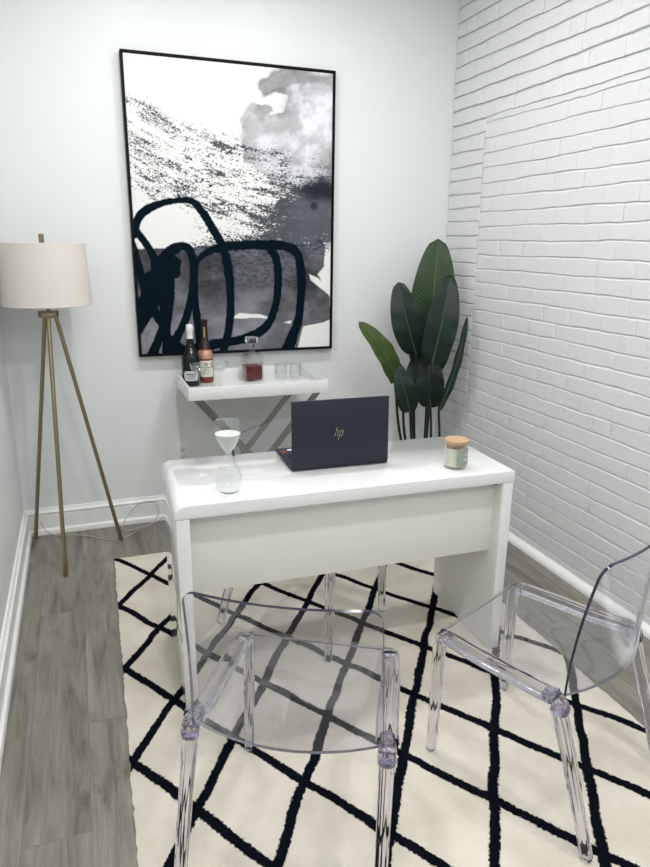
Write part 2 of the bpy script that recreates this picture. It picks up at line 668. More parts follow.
# ------------------------------------------------------------------ ceiling lights: added fill globes, then recessed downlights
cl = None
where = ['above the desk and chairs', 'at the end of the room away from the painting']
for i, (x, y) in enumerate(FILL_LAMPS):
    lb = 'added round fill light ' + where[i]
    if cl is None:
        cl = thing('added_fill_light', lb, 'ceiling light', (x, y, H), 0, 'added fill lights')  # fixture invented as wall fill, out of view
        obj('fill_canopy', lathe(B(), [(0, -0.0005), (0.10, -0.0005), (0.10, -0.02), (0.085, -0.03), (0, -0.03)], 40), M['trim'], cl)
        ld = bpy.data.lights.new('fill_globe', 'POINT')
        ld.shadow_soft_size = 0.075
        ld.energy = FILL_POWER
        ld.color = (1.0, 0.985, 0.965)
        lo = bpy.data.objects.new('fill_globe', ld)
        COL.objects.link(lo)
        lo.parent = cl
        lo.location = (0, 0, -0.115)
    else:
        dup(cl, (x, y, H), 0, lb)


dl = None
for i, (x, y) in enumerate(SPOTS):
    lb = 'recessed downlight %s on the %s' % (['by the back wall', 'above the nearest chair', 'farthest from the painting'][i // 2], ['plain wall side', 'brick wall side'][i % 2])
    if dl is None:
        dl = thing('recessed_downlight', lb, 'ceiling light', (x, y, H), 0, 'recessed downlights')
        obj('trim_ring', lathe(B(), [(0.078, -0.0005), (0.098, -0.0005), (0.098, -0.006), (0.088, -0.010), (0.078, -0.008)], 40), M['trim'], dl)
        ld = bpy.data.lights.new('downlight', 'AREA')
        ld.shape = 'DISK'
        ld.size = 0.15
        ld.energy = SPOT_POWER
        ld.color = (1.0, 0.985, 0.965)
        lo = bpy.data.objects.new('downlight', ld)
        COL.objects.link(lo)
        lo.parent = dl
        lo.location = (0, 0, -0.012)
    else:
        dup(dl, (x, y, H), 0, lb)


# ------------------------------------------------------------------ rug
def rug():
    ox, oy, rot = 0.4364, -0.4555, -0.0217
    wd, ln, th = 1.655, 2.44, 0.008
    rt = thing('trellis_rug', 'cream rug with black hand-drawn diamond trellis lines lying on grey plank floor', 'rug', (ox, oy, 0), rot)
    rnd = random.Random(3)
    nu, nv = 83, 122
    bm = B()
    uvl = bm.loops.layers.uv.new('lattice')
    kc = [-0.0118, 6.3324, -0.0303, -0.1853, 0.0293, -0.0334]
    mc = [0.002, 0.0595, -4.1998, 0.0599, 0.018, -0.0592]

    def lat(u, v):
        q = (1, u, v, u * u, u * v, v * v)
        k = sum(a * b for a, b in zip(kc, q))
        m_ = sum(a * b for a, b in zip(mc, q))
        return ((k + m_) / 2 + 20, (k - m_) / 2 + 20)
    G = []
    for j in range(nv + 1):
        row = []
        for i in range(nu + 1):
            u, v = wd * i / nu, -ln * j / nv
            if i in (0, nu):
                u += rnd.uniform(-1, 1) * 0.003 + 0.0015 * math.sin(j * .31)
            if j in (0, nv):
                v += rnd.uniform(-1, 1) * 0.003
            z = th if 0 < i < nu and 0 < j < nv else th * 0.55
            row.append(bm.verts.new((u, v, z)))
        G.append(row)
    for j in range(nv):
        for i in range(nu):
            bm.faces.new((G[j][i], G[j + 1][i], G[j + 1][i + 1], G[j][i + 1]))
    loop = [G[0][i] for i in range(nu)] + [G[j][nu] for j in range(nv)] + [G[nv][i] for i in range(nu, 0, -1)] + [G[j][0] for j in range(nv, 0, -1)]
    low = [bm.verts.new((v.co.x, v.co.y, 0.0005)) for v in loop]
    for a in range(len(loop)):
        b = (a + 1) % len(loop)
        bm.faces.new((loop[a], loop[b], low[b], low[a]))
    bm.faces.new(low)
    for f in bm.faces:
        for l in f.loops:
            l[uvl].uv = lat(l.vert.co.x, l.vert.co.y)
    obj('pile', bm, M['rug'], rt)


rug()
RZ = 0.0088


# ------------------------------------------------------------------ painting
def painting():
    x0, x1, z0, z1 = 0.6584, 1.7611, 0.9631, 2.4424
    pt = thing('abstract_painting', 'large framed abstract painting, black brush loops over grey ink wash, on back wall', 'painting', ((x0 + x1) / 2, -0.002, z0))
    wd, ht = x1 - x0, z1 - z0
    hw = wd / 2
    fr = B()
    f, d0, d1 = 0.011, 0.0, -0.042
    box(fr, -hw, -hw + f, d1, d0, 0, ht, 0.001, 1)
    box(fr, hw - f, hw, d1, d0, 0, ht, 0.001, 1)
    box(fr, -hw + f, hw - f, d1, d0, 0, f, 0.001, 1)
    box(fr, -hw + f, hw - f, d1, d0, ht - f, ht, 0.001, 1)
    obj('frame', fr, M['black'], pt)
    g = f + 0.003
    box_bm = box(B(), -hw + g, hw - g, -0.033, -0.004, g, ht - g)
    obj('canvas_block', box_bm, M['canvas_edge'], pt)
    NU, NV = 340, 456
    U, V = np.meshgrid(np.linspace(0, 1, NU + 1), np.linspace(0, 1, NV + 1))   # v from bottom
    # artwork drafting space, 627 x 867 units
    a = [(24, 25), (602, 85), (590, 824), (82, 838)]
    s = [(0, 1), (1, 1), (1, 0), (0, 0)]
    A = []
    bb = []
    for (X, Y), (u, v) in zip(a, s):
        A.append([u, v, 1, 0, 0, 0, -u * X, -v * X]); bb.append(X)
        A.append([0, 0, 0, u, v, 1, -u * Y, -v * Y]); bb.append(Y)
    h = np.linalg.solve(np.array(A, float), np.array(bb, float))
    den = h[6] * U + h[7] * V + 1
    X = (h[0] * U + h[1] * V + h[2]) / den
    Y = (h[3] * U + h[4] * V + h[5]) / den
    rg = np.random.default_rng(5)

    def vnoise(px, py):
        T = vnoise.T
        xi, yi = np.floor(px).astype(int), np.floor(py).astype(int)
        fx, fy = px - xi, py - yi
        fx, fy = fx * fx * (3 - 2 * fx), fy * fy * (3 - 2 * fy)
        g_ = lambda i, j: T[(i) % 256, (j) % 256]
        return (g_(xi, yi) * (1 - fx) + g_(xi + 1, yi) * fx) * (1 - fy) + (g_(xi, yi + 1) * (1 - fx) + g_(xi + 1, yi + 1) * fx) * fy
    vnoise.T = rg.random((256, 256))

    def fbm(px, py, o=5):
        r, am, t = 0, 1, 0
        for i in range(o):
            r = r + am * vnoise(px * 2 ** i + 17 * i, py * 2 ** i + 31 * i)
            t += am
            am *= .55
        return r / t

    def ss(a_, b_, x):
        t = np.clip((x - a_) / (b_ - a_), 0, 1)
        return t * t * (3 - 2 * t)

    def poly_sd(poly, PX, PY):
        """signed distance, negative inside"""
        d = np.full(PX.shape, 1e9)
        ins = np.zeros(PX.shape, bool)
        n = len(poly)
        for i in range(n):
            ax, ay = poly[i]
            bx, by = poly[(i + 1) % n]
            ex, ey = bx - ax, by - ay
            wx, wy = PX - ax, PY - ay
            t = np.clip((wx * ex + wy * ey) / (ex * ex + ey * ey + 1e-9), 0, 1)
            d = np.minimum(d, np.hypot(wx - ex * t, wy - ey * t))
            c = ((ay <= PY) & (by > PY)) | ((by <= PY) & (ay > PY))
            xx = ax + (PY - ay) / (by - ay + 1e-9) * ex
            ins ^= c & (PX < xx)
        return np.where(ins, -d, d)

    def stroke_d(pts, PX, PY):
        P = [tuple(p) for p in smooth_path([(p[0], p[1], p[2]) for p in pts], 6)]
        d = np.full(PX.shape, 1e9)
        for (ax, ay, wa), (bx, by, wb) in zip(P, P[1:]):
            ex, ey = bx - ax, by - ay
            t = np.clip(((PX - ax) * ex + (PY - ay) * ey) / (ex * ex + ey * ey + 1e-9), 0, 1)
            d = np.minimum(d, np.hypot(PX - ax - ex * t, PY - ay - ey * t) - (wa + (wb - wa) * t) / 2)
        return d
    n1 = fbm(X / 38, Y / 38)
    n2 = fbm(X / 11 + 40, Y / 11 + 9)
    wx = X + (fbm(X / 30 + 5, Y / 30) - .5) * 26
    wy = Y + (fbm(X / 30 + 90, Y / 30 + 3) - .5) * 26
    img = np.full(X.shape + (3,), 0.0) + np.array([0.75, 0.755, 0.745])

    def blend(alpha, col):
        nonlocal img
        al = np.clip(alpha, 0, 1)[..., None]
        c = np.array(col, float)
        if c.ndim == 1:
            img = img * (1 - al) + c * al
        else:
            img = img * (1 - al) + c * al

    def grey(v, tint=(0.98, 0.985, 1.04)):
        return np.stack([v * tint[0], v * tint[1], v * tint[2]], -1)
    # --- pale cloud wash top right
    cloud = [(352, 185), (375, 165), (400, 166), (430, 178), (436, 190), (420, 195), (470, 190), (480, 150), (455, 138), (425, 135),
             (440, 120), (490, 88), (610, 88), (606, 340), (590, 380), (520, 410), (450, 400), (400, 360), (360, 320), (350, 270), (350, 215)]
    d = poly_sd(cloud, wx, wy)
    al = ss(1.5, -2, d)
    edge = ss(-26, -2, d)
    fade = ss(330, 420, Y) * 0.5
    tone = 0.34 + 0.26 * ss(.35, .7, n1) + 0.22 * ss(500, 590, X) * ss(330, 180, Y) - 0.13 * edge + 0.10 * (n2 - .5)
    tone = np.clip(tone + 0.14 * ss(100, 250, Y) * ss(420, 250, Y), .1, .74)
    blend(al * (1 - fade * .6), grey(tone))
    top = [(397, 120), (402, 98), (425, 84), (455, 74), (480, 66), (612, 74), (610, 128), (560, 118), (500, 112), (470, 128), (440, 134), (412, 142)]
    d = poly_sd(top, wx, wy)
    tone = 0.26 + 0.24 * (n1 - .3) + 0.12 * (n2 - .5) - 0.08 * ss(-10, -1, d)
    blend(ss(10, -6, d + 16 * ss(480, 600, X)) * (1 - .45 * ss(500, 600, X)), grey(np.clip(tone, .05, .6)))
    for cx, cy, rx, ry, am, tv in ((452, 240, 45, 16, .55, .33), (480, 190, 18, 46, .5, .3), (400, 182, 30, 14, .6, .30), (368, 240, 16, 70, .5, .38),
                                   (430, 300, 70, 40, .25, .42), (585, 320, 30, 40, .55, .16), (600, 110, 30, 26, .5, .25)):
        r2 = ((wx - cx) / rx) ** 2 + ((wy - cy) / ry) ** 2
        blend(am * np.exp(-r2) * (0.55 + 0.9 * n2), grey(np.full(X.shape, tv)))
    # --- lower ink wash
    low = [(60, 556), (150, 557), (230, 553), (330, 550), (450, 548), (540, 546), (572, 535), (582, 560), (575, 610), (560, 628), (590, 690), (596, 752),
           (540, 768), (520, 770), (500, 840), (60, 850)]
    d = poly_sd(low, X + (wx - X) * .5, Y + (wy - Y) * .5)
    tone = 0.075 + 0.13 * ss(.3, .75, fbm(X / 75 + 7, Y / 60)) + 0.05 * (n2 - .5) + 0.04 * (n1 - .5) + 0.05 * ss(680, 780, Y)
    tone = tone * (1 - .35 * ss(80, 30, np.abs(Y - 620))) * (1 - .3 * ss(-8, 0, d))
    blend(ss(2, -2, d), grey(np.clip(tone, .02, .5), (.95, .97, 1.08)))
    for pg in ([(328, 742), (345, 731), (400, 737), (440, 748), (380, 746), (330, 746)], [(536, 628), (560, 640), (592, 672), (592, 690), (560, 662), (540, 645)],
               [(528, 768), (560, 762), (600, 752), (600, 840), (495, 840), (510, 815)], [(465, 760), (485, 755), (485, 764)],
               [(125, 700), (133, 712), (136, 735), (126, 722)]):
        blend(ss(2, -2, poly_sd(pg, X + (wx - X) * .25, Y + (wy - Y) * .25)), (0.76, 0.765, 0.76))
    # --- dry brush sweep: flows down right on the left, levelling off towards the right
    ph = Y - (0.62 * (X - 40) - 0.00055 * (X - 40) ** 2)          # stream coordinate
    along = X + 0.4 * Y
    fib = fbm(along / 30, ph / 4.5 + 9, 3)
    spk = fbm(along / 4.0, ph / 1.9, 2)
    v = 0.38 * fib + 0.62 * spk
    v = np.argsort(np.argsort(v.ravel())).reshape(v.shape) / v.size
    right = ss(60, 420, X)
    g1_ = lambda c, s_: np.exp(-((ph - c) / s_) ** 2)
    dens = g1_(160, 26) * (.34 + .25 * right) + g1_(245, 30) * (.25 + .28 * right) + g1_(330, 55) * (.34 + .18 * right) + g1_(205, 22) * .14 * right
    strk = fbm(along / 60 + 3, ph / 14 + 30, 2)
    dens = dens * (0.35 + 1.3 * ss(.3, .7, strk))
    dark = [(440, 500), (470, 440), (520, 400), (560, 370), (612, 350), (612, 520), (570, 535), (500, 545), (440, 545)]
    dd = poly_sd(dark, wx, wy)
    streak = np.exp(-((Y - (548 - .10 * (X - 300))) / 26) ** 2) * ss(190, 300, X + 30 * n1) * .75
    dens = np.maximum(dens, streak)
    dens = dens + 0.55 * ss(90, -10, dd)
    dens = dens * ss(130, 165, Y + .1 * X) * ss(600, 560, Y)
    dens = dens * (1 - .9 * ss(430, 500, X) * ss(400, 345, wy))
    # bare paper inside the arch
    bare = poly_sd([(70, 490), (110, 455), (170, 445), (215, 470), (180, 520), (120, 545), (75, 545)], wx, wy)
    dens = np.clip(dens * ss(-12, 25, bare), 0, .985)
    mask = ss(1 - dens - .05, 1 - dens + .05, v - .02)
    mask = np.maximum(mask, ss(12, -30, dd) * .96)
    blend(mask * .93, grey(0.018 + 0.03 * n2 + 0.022 * ss(430, 540, X), (.75, .95, 1.35)))
    # dark smoky pool over the wash end
    r2 = ((wx - 565) / 62) ** 2 + ((wy - 402) / 32) ** 2
    blend(.9 * np.exp(-r2 ** 2), (0.012, 0.017, 0.026))
    r2 = ((X - 549) / 11) ** 2 + ((Y - 446) / 12) ** 2
    blend(.75 * np.exp(-r2 ** 3), (0.012, 0.018, 0.03))
    bot = fbm(X / 8 + 3, Y / 3 + 70, 3)
    blend(ss(.45, .6, bot) * ss(95, 25, np.abs(Y - 610)) * .55 * ss(230, 260, X) * ss(560, 500, X), (0.02, 0.026, 0.04))
    # --- ink loops
    S = lambda pts: [(26.7 + .5385 * x, 373.5 + .5385 * y, w_ * .5385) for x, y, w_ in pts]
    strokes = [
        [(60, 520, 20), (66, 482, 24), (92, 452, 24), (130, 436, 20), (170, 428, 16), (214, 430, 18), (245, 462, 22), (275, 510, 22), (300, 556, 24), (315, 620, 24),
         (321, 690, 22), (318, 760, 22), (306, 815, 22), (298, 845, 22)],
        [(226, 600, 12), (245, 575, 16), (290, 556, 24), (350, 550, 26), (420, 549, 26), (478, 556, 24), (505, 580, 24), (514, 640, 24), (511, 710, 22), (503, 760, 24), (482, 815, 30), (465, 850, 32)],
        [(425, 552, 24), (446, 590, 22), (450, 660, 22), (440, 725, 20), (412, 775, 24), (350, 803, 24), (290, 812, 26), (225, 828, 30)],
        [(228, 590, 12), (224, 650, 18), (226, 710, 20), (233, 765, 22), (240, 812, 24), (252, 850, 30)],
        S([(60, 230, 36), (80, 262, 36), (122, 320, 36), (160, 390, 40), (168, 480, 50)]),
        S([(50, 320, 40), (80, 420, 44), (112, 530, 46), (165, 650, 48), (215, 740, 46), (240, 870, 60)]),
        S([(200, 400, 60), (250, 350, 60), (300, 328, 40), (335, 345, 44), (356, 400, 42), (358, 500, 38), (345, 600, 38), (318, 700, 40), (280, 780, 44), (240, 870, 50)]),
        S([(170, 540, 80), (140, 620, 80), (110, 690, 60), (88, 745, 40)]),
        S([(225, 680, 46), (190, 780, 44), (150, 880, 52)]),
        S([(240, 800, 60), (330, 870, 70), (430, 850, 60)]),
        S([(140, 480, 60), (120, 580, 60), (90, 620, 60)]),
    ]
    sm = np.full(X.shape, 1e9)
    ex_, ey_ = X + (n2 - .5) * 4, Y + (fbm(X / 9, Y / 9 + 50, 2) - .5) * 4
    for st_ in strokes:
        sm = np.minimum(sm, stroke_d(st_, ex_, ey_))
    blob = [(160, 400), (190, 372), (235, 372), (280, 385), (298, 405), (292, 440), (297, 470), (285, 488), (264, 490), (266, 560), (262, 620), (250, 690), (242, 780), (262, 880), (200, 880),
            (205, 790), (190, 650), (170, 580), (150, 540), (148, 440)]
    sm = np.minimum(sm, poly_sd([(26.7 + .5385 * x, 373.5 + .5385 * y) for x, y in blob], ex_, ey_))
    for ha in ([(185, 380), (215, 360), (250, 350)], [(200, 340), (225, 352), (250, 375)], [(250, 350), (275, 318), (300, 312)]):
        sm = np.minimum(sm, stroke_d([(26.7 + .5385 * x, 373.5 + .5385 * y, 2.4) for x, y in ha], X, Y))
    blend(ss(1.4, -1.2, sm), (0.002, 0.0075, 0.013))
    img = np.clip(img, 0, 1)
    bm = B()
    me = bpy.data.meshes.new('canvas_print')
    vx = (-hw + g + (wd - 2 * g) * U).ravel()
    vz = (g + (ht - 2 * g) * V).ravel()
    co = np.stack([vx, np.full_like(vx, -0.0335), vz], 1)
    idx = np.arange((NU + 1) * (NV + 1)).reshape(NV + 1, NU + 1)
    fc = np.stack([idx[:-1, :-1], idx[:-1, 1:], idx[1:, 1:], idx[1:, :-1]], -1).reshape(-1, 4)
    me.vertices.add(len(co))
    me.vertices.foreach_set('co', co.ravel())
    me.loops.add(fc.size)
    me.loops.foreach_set('vertex_index', fc.ravel())
    me.polygons.add(len(fc))
    me.polygons.foreach_set('loop_start', np.arange(0, fc.size, 4))
    me.update(calc_edges=True)
    ca = me.color_attributes.new('paint', 'FLOAT_COLOR', 'POINT')
    ca.data.foreach_set('color', np.concatenate([img.reshape(-1, 3), np.ones((len(co), 1))], 1).ravel().astype(np.float32))
    me.materials.append(M['art'])
    bm.free()
    o = bpy.data.objects.new('canvas_print', me)
    COL.objects.link(o)
    o.parent = pt


painting()

# ------------------------------------------------------------------ desk
DX, DY, DR, DW, DD, DH, DT = 0.6028, -1.7313, -0.0284, 1.243, 0.4877, 0.76, 0.045


def desk_pt(u, v, z):
    c, s = math.cos(DR), math.sin(DR)
    return (DX + u * c - v * s, DY + u * s + v * c, z)


def desk():
    t = thing('writing_desk', 'white high-gloss desk with slab sides and recessed front panel, standing on the rug', 'desk', (DX, DY, 0), DR)
    # top: rounded on its left end
    def arc(cx, cz, r, a0, a1, n=8):
        return [(cx + r * math.cos(math.radians(a0 + (a1 - a0) * i / n)), cz + r * math.sin(math.radians(a0 + (a1 - a0) * i / n))) for i in range(n + 1)]
    r = 0.042
    prof = arc(r - 0.003, DH - r, r, 180, 90) + arc(DW - 0.006, DH - 0.006, 0.006, 90, 0, 3) + [(DW, DH - DT), (-0.003, DH - DT)]
    bm = B()
    e = 0.003
    rings = []
    cx, cz = DW / 2, DH - DT / 2
    for v, ins in ((0, e), (e * .3, e * .3), (e, 0), (DD - e, 0), (DD - e * .3, e * .3), (DD, e)):
        rings.append([(x + (ins if x < cx else -ins), v, z + (ins if z < cz else -ins)) for x, z in prof])
    loft(bm, rings)
    obj('desk_top', bm, M['desk'], t)
    for x0 in (0.003, DW - DT):
        obj('side_panel', box(B(), x0, x0 + DT - 0.003, 0.002, DD - 0.002, RZ + 0.001, DH - DT - 0.0006, 0.0015), M['desk'], t)
    obj('modesty_panel', box(B(), DT + 0.0006, DW - DT - 0.0006, 0.062, 0.080, 0.417, DH - DT - 0.0006, 0.001), M['desk_matt'], t)
    b = B()
    tube(b, [(DW - DT - 0.0005, 0.045, 0.700), (DW - DT - 0.009, 0.045, 0.700)], 0.006, 14)
    obj('bolt_cap', b, M['black'], t)
    # inner liner boards of the side panels keep the plain matt finish
    obj('inner_board', box(B(), DW - DT - 0.0012, DW - DT - 0.0002, 0.012, DD - 0.012, RZ + 0.002, DH - DT - 0.001), M['desk_matt'], t)
    obj('inner_board', box(B(), DT + 0.0002, DT + 0.0012, 0.012, DD - 0.012, RZ + 0.002, DH - DT - 0.001), M['desk_matt'], t)


desk()


# ------------------------------------------------------------------ clear chairs
def sheet(bm, P, Nrm, th, mi_face=0, mi_edge=1):
    """P, Nrm: grids [j][i] of points and normals; closed thin solid with its own rim material"""
    nj, ni = len(P), len(P[0])
    A_ = [[bm.verts.new(P[j][i] + Nrm[j][i] * th / 2) for i in range(ni)] for j in range(nj)]
    B_ = [[bm.verts.new(P[j][i] - Nrm[j][i] * th / 2) for i in range(ni)] for j in range(nj)]
    for j in range(nj - 1):
        for i in range(ni - 1):
            bm.faces.new((A_[j][i], A_[j][i + 1], A_[j + 1][i + 1], A_[j + 1][i])).material_index = mi_face
            bm.faces.new((B_[j][i], B_[j + 1][i], B_[j + 1][i + 1], B_[j][i + 1])).material_index = mi_face
    loop = [(0, i) for i in range(ni - 1)] + [(j, ni - 1) for j in range(nj - 1)] + [(nj - 1, i) for i in range(ni - 1, 0, -1)] + [(j, 0) for j in range(nj - 1, 0, -1)]
    for a in range(len(loop)):
        (j0, i0), (j1, i1) = loop[a], loop[(a + 1) % len(loop)]
        bm.faces.new((A_[j0][i0], A_[j1][i1], B_[j1][i1], B_[j0][i0])).material_index = mi_edge


def grid_normals(P):
    nj, ni = len(P), len(P[0])
    Nn = []
    for j in range(nj):
        row = []
        for i in range(ni):
            du = P[j][min(i + 1, ni - 1)] - P[j][max(i - 1, 0)]
            dv = P[min(j + 1, nj - 1)][i] - P[max(j - 1, 0)][i]
            row.append(du.cross(dv).normalized())
        Nn.append(row)
    return Nn


SEAT_Z = 0.432


def clear_chair(label, loc, rz):
    ch = thing('clear_chair', label, 'chair', loc, rz, 'clear plastic chairs around the desk')
    FW, RW, FY, RY = 0.215, 0.240, 0.185, -0.185
    # seat
    ni, nj = 25, 30
    P = []
    for j in range(nj + 1):
        s = j / nj                       # 0 front lip .. 1 rear
        row = []
        for i in range(ni + 1):
            u = 2 * i / ni - 1
            bow = 0.055 * (1 - u * u)
            yr = RY - 0.024 - bow
            hw = FW + (RW - FW) * s - 0.014
            if s < 0.12:                 # front edge rolls down
                a = (0.12 - s) / 0.12 * PI / 2
                y = FY + 0.004 + 0.012 * math.sin(a)
                z = SEAT_Z - 0.018 * (1 - math.cos(a))
                z -= 0.0
            else:
                q = (s - .12) / .88
                y = (FY + 0.004) * (1 - q) + yr * q
                z = SEAT_Z - 0.016 * math.sin(PI * q) * (1 - u ** 4)
            row.append(Vector((u * hw, y, z)))
        P.append(row)
    Nn = grid_normals(P)
    bm = B()
    sheet(bm, P, Nn, 0.006)
    obj('seat', bm, [M['sheet'], M['sheet_edge']], ch, angle=50)
    # backrest: grows out of the rear of the seat in a curve and leans back
    P = []
    ni, nj = 40, 36
    ZT, RC = 0.819, 0.036
    for j in range(nj + 1):
        s = j / nj
        row = []
        for i in range(ni + 1):
            u = math.sin((2 * i / ni - 1) * PI / 2)
            hw0 = 0.223
            e = max(0.0, abs(u) * hw0 - (hw0 - RC))
            zt = ZT - (RC - math.sqrt(max(0.0, RC * RC - e * e)))
            z0 = SEAT_Z + 0.006
            z = z0 + (zt - z0) * s
            h = (z - z0) / (ZT - z0)
            hw = 0.232 - 0.009 * h
            bow = (0.028 * (1 - h) ** 0.8 + 0.031) * (1 - u * u)
            y = -0.213 - bow - 0.050 * h ** 1.84
            row.append(Vector((u * hw, y, z)))
        P.append(row)
    Nn = grid_normals(P)
    bm = B()
    sheet(bm, P, Nn, 0.0085)
    obj('backrest', bm, [M['sheet'], M['sheet_edge']], ch, angle=50)

    def sec(th):
        # softly squared bar with ribs
        c, s = math.cos(th), math.sin(th)
        q = (abs(c) ** 4 + abs(s) ** 4) ** -0.25
        r = q * (1 + 0.07 * math.cos(th * 8))
        return (c * r, s * r)
    for sx in (-1, 1):
        # side rail under the seat edge
        pts = [(sx * FW, FY - 0.006, SEAT_Z - 0.012), (sx * (FW + 0.004), FY - 0.04, SEAT_Z - 0.010), (sx * (FW + 0.012), 0.05, SEAT_Z - 0.012),
               (sx * (RW - 0.008), -0.10, SEAT_Z - 0.012), (sx * RW, RY - 0.005, SEAT_Z - 0.006)]
        pts = smooth_path(pts, 5)
        bm = B()
        tube(bm, pts, [0.017 + 0.003 * (k / len(pts)) for k in range(len(pts))], 32, section=lambda th: (sec(th)[0] * .75, sec(th)[1] * 1.35))
        obj('side_rail', bm, M['poly'], ch, angle=50)
        # front leg
        pts = [Vector((sx * (FW + 0.004), FY + 0.012, 0.0))] + smooth_path([(sx * (FW + 0.004), FY + 0.012, 0.004), (sx * (FW + 0.001), FY + 0.010, 0.14), (sx * (FW - 0.002), FY + 0.010, 0.30), (sx * (FW - 0.003), FY + 0.009, SEAT_Z - 0.045), (sx * (FW - 0.002), FY + 0.003, SEAT_Z - 0.022), (sx * FW, FY - 0.020, SEAT_Z - 0.013)], 5)
        bm = B()
        k_ = len(pts) - 1
        tube(bm, pts, [0.0125 + 0.0065 * (k / k_) if k else 0.010 for k in range(k_ + 1)], 32, ref=Vector((1, 0, 0)), section=sec)
        obj('leg', bm, M['poly'], ch, angle=50)
        # rear leg, raked backwards
        pts = [Vector((sx * 0.243, RY - 0.145, 0.0))] + smooth_path([(sx * 0.243, RY - 0.145, 0.005), (sx * 0.243, RY - 0.105, 0.14), (sx * 0.242, RY - 0.055, 0.30), (sx * 0.241, RY - 0.018, SEAT_Z - 0.028)], 5)
        bm = B()
        tube(bm, pts, [0.0135 + 0.0085 * (k / k_) ** 1.3 if k else 0.011 for k in range(k_ + 1)], 32, ref=Vector((1, 0, 0)), section=sec)
        obj('leg', bm, M['poly'], ch, angle=50)
        # moulded knuckle joining leg, rail and back
        bm = B()
        pts = smooth_path([(sx * 0.237, RY + 0.018, SEAT_Z - 0.009), (sx * 0.2405, RY - 0.008, SEAT_Z - 0.007), (sx * 0.2415, RY - 0.024, SEAT_Z - 0.022), (sx * 0.2415, RY - 0.026, SEAT_Z - 0.042)], 4)
        tube(bm, pts, [0.0165, 0.0170, 0.0180, 0.0185, 0.0195, 0.020, 0.0205, 0.0208, 0.0210, 0.0210, 0.0210, 0.0208, 0.0205][:len(pts)], 12, ref=Vector((1, 0, 0)), section=sec)
        obj('knuckle', bm, M['knuckle'], ch, angle=20)
    return ch


M['knuckle'] = mat('faceted_violet_polycarbonate', (0.66, 0.64, 0.78), 0.05, trans=1.0, ior=1.4, bump=0.5, scale=35)
c1 = clear_chair('transparent plastic chair nearest the camera, facing the desk with its back to the viewer', (0.858, -2.261, RZ), math.atan2(-0.487, 0.873) - 0.016)
# the chair right of it, turned towards the desk's open corner
a_, b_ = Vector((1.318, -2.18)), Vector((1.716, -2.00))
ax = (b_ - a_).normalized()
fw = Vector((-ax.y, ax.x))
ctr = (a_ + b_) / 2 - fw * 0.19
dup(c1, (ctr.x, ctr.y, RZ), math.atan2(ax.y, ax.x), 'transparent plastic chair at the right edge beside the painted brick wall')
a_, b_ = Vector((1.511, -1.354)), Vector((1.164, -1.62))
ax = (b_ - a_).normalized()
fw = Vector((-ax.y, ax.x))
ctr = (a_ + b_) / 2 - fw * 0.19
dup(c1, (ctr.x, ctr.y, RZ), math.atan2(ax.y, ax.x), 'transparent plastic chair tucked behind the white desk, mostly hidden by it')


# ------------------------------------------------------------------ tripod lamp
def floor_lamp():
    cx, cy = 0.238, -0.28
    t = thing('tripod_floor_lamp', 'brass tripod floor lamp with drum linen shade in the left corner', 'floor lamp', (cx, cy, 0))
    rb, rt, z0, z1 = 0.200, 0.188, 1.272, 1.548
    bm = B()
    lathe(bm, [(rb, z0), (rt, z1), (rt - 0.003, z1), (rb - 0.003, z0), (rb, z0)], 64)
    sh = obj('lamp_shade', bm, M['linen'], t, angle=60)
    for (r, z) in ((rb, z0), (rt, z1)):
        bm = B()
        pts = [(math.cos(a) * (r - .002), math.sin(a) * (r - .002), z) for a in [2 * PI * k / 64 for k in range(65)]]
        tube(bm, pts, 0.0028, 8)
        obj('shade_rim', bm, M['linen'], sh)
    bm = B()
    for a in (0.3, 0.3 + 2 * PI / 3, 0.3 + 4 * PI / 3):
        tube(bm, [(0, 0, z1 - 0.012), (math.cos(a) * (rt - .004), math.sin(a) * (rt - .004), z1 - 0.008)], 0.002, 8)
    lathe(bm, [(0, z1 - 0.016), (0.014, z1 - 0.016), (0.014, z1 - 0.008), (0, z1 - 0.008)], 20)
    obj('shade_spider', bm, M['brass'], sh)
    obj('finial', lathe(B(), [(0, z1 - 0.006), (0.0115, z1 - 0.006), (0.0115, z1 + 0.040), (0.010, z1 + 0.042), (0, z1 + 0.042)], 20), M['brass'], t)
    bm = B()
    tube(bm, [(0, 0, 1.23), (0, 0, z1 - 0.010)], 0.0085, 14)
    obj('pole', bm, M['brass'], t)
    obj('bulb', lathe(B(), [(0.010, 1.36), (0.014, 1.38), (0.030, 1.42), (0.030, 1.44), (0.016, 1.465), (0.010, 1.47)], 20), M['white'], t)
    obj('hub', lathe(B(), [(0, 1.212), (0.045, 1.212), (0.047, 1.216), (0.047, 1.236), (0.045, 1.240), (0, 1.240)], 36), M['brass'], t)
    for fx, fy in ((0.049, -0.055), (0.206, -0.562), (0.483, -0.227)):
        d = Vector((fx - cx, fy - cy, 0))
        topp = d.normalized() * 0.030 + Vector((0, 0, 1.214))
        bt = Vector((fx - cx, fy - cy, 0.012))
        bm = B()
        tube(bm, [topp, bt], 0.0098, 16)
        lg = obj('leg', bm, M['brass'], t)
        bm = B()
        ax_ = (topp - bt).normalized()
        tube(bm, [bt + ax_ * 0.09, bt + ax_ * 0.0, bt - Vector((0, 0, 0.0115))], [0.0108, 0.0108, 0.0096], 16)
        obj('foot', bm, M['brass'], lg)


floor_lamp()


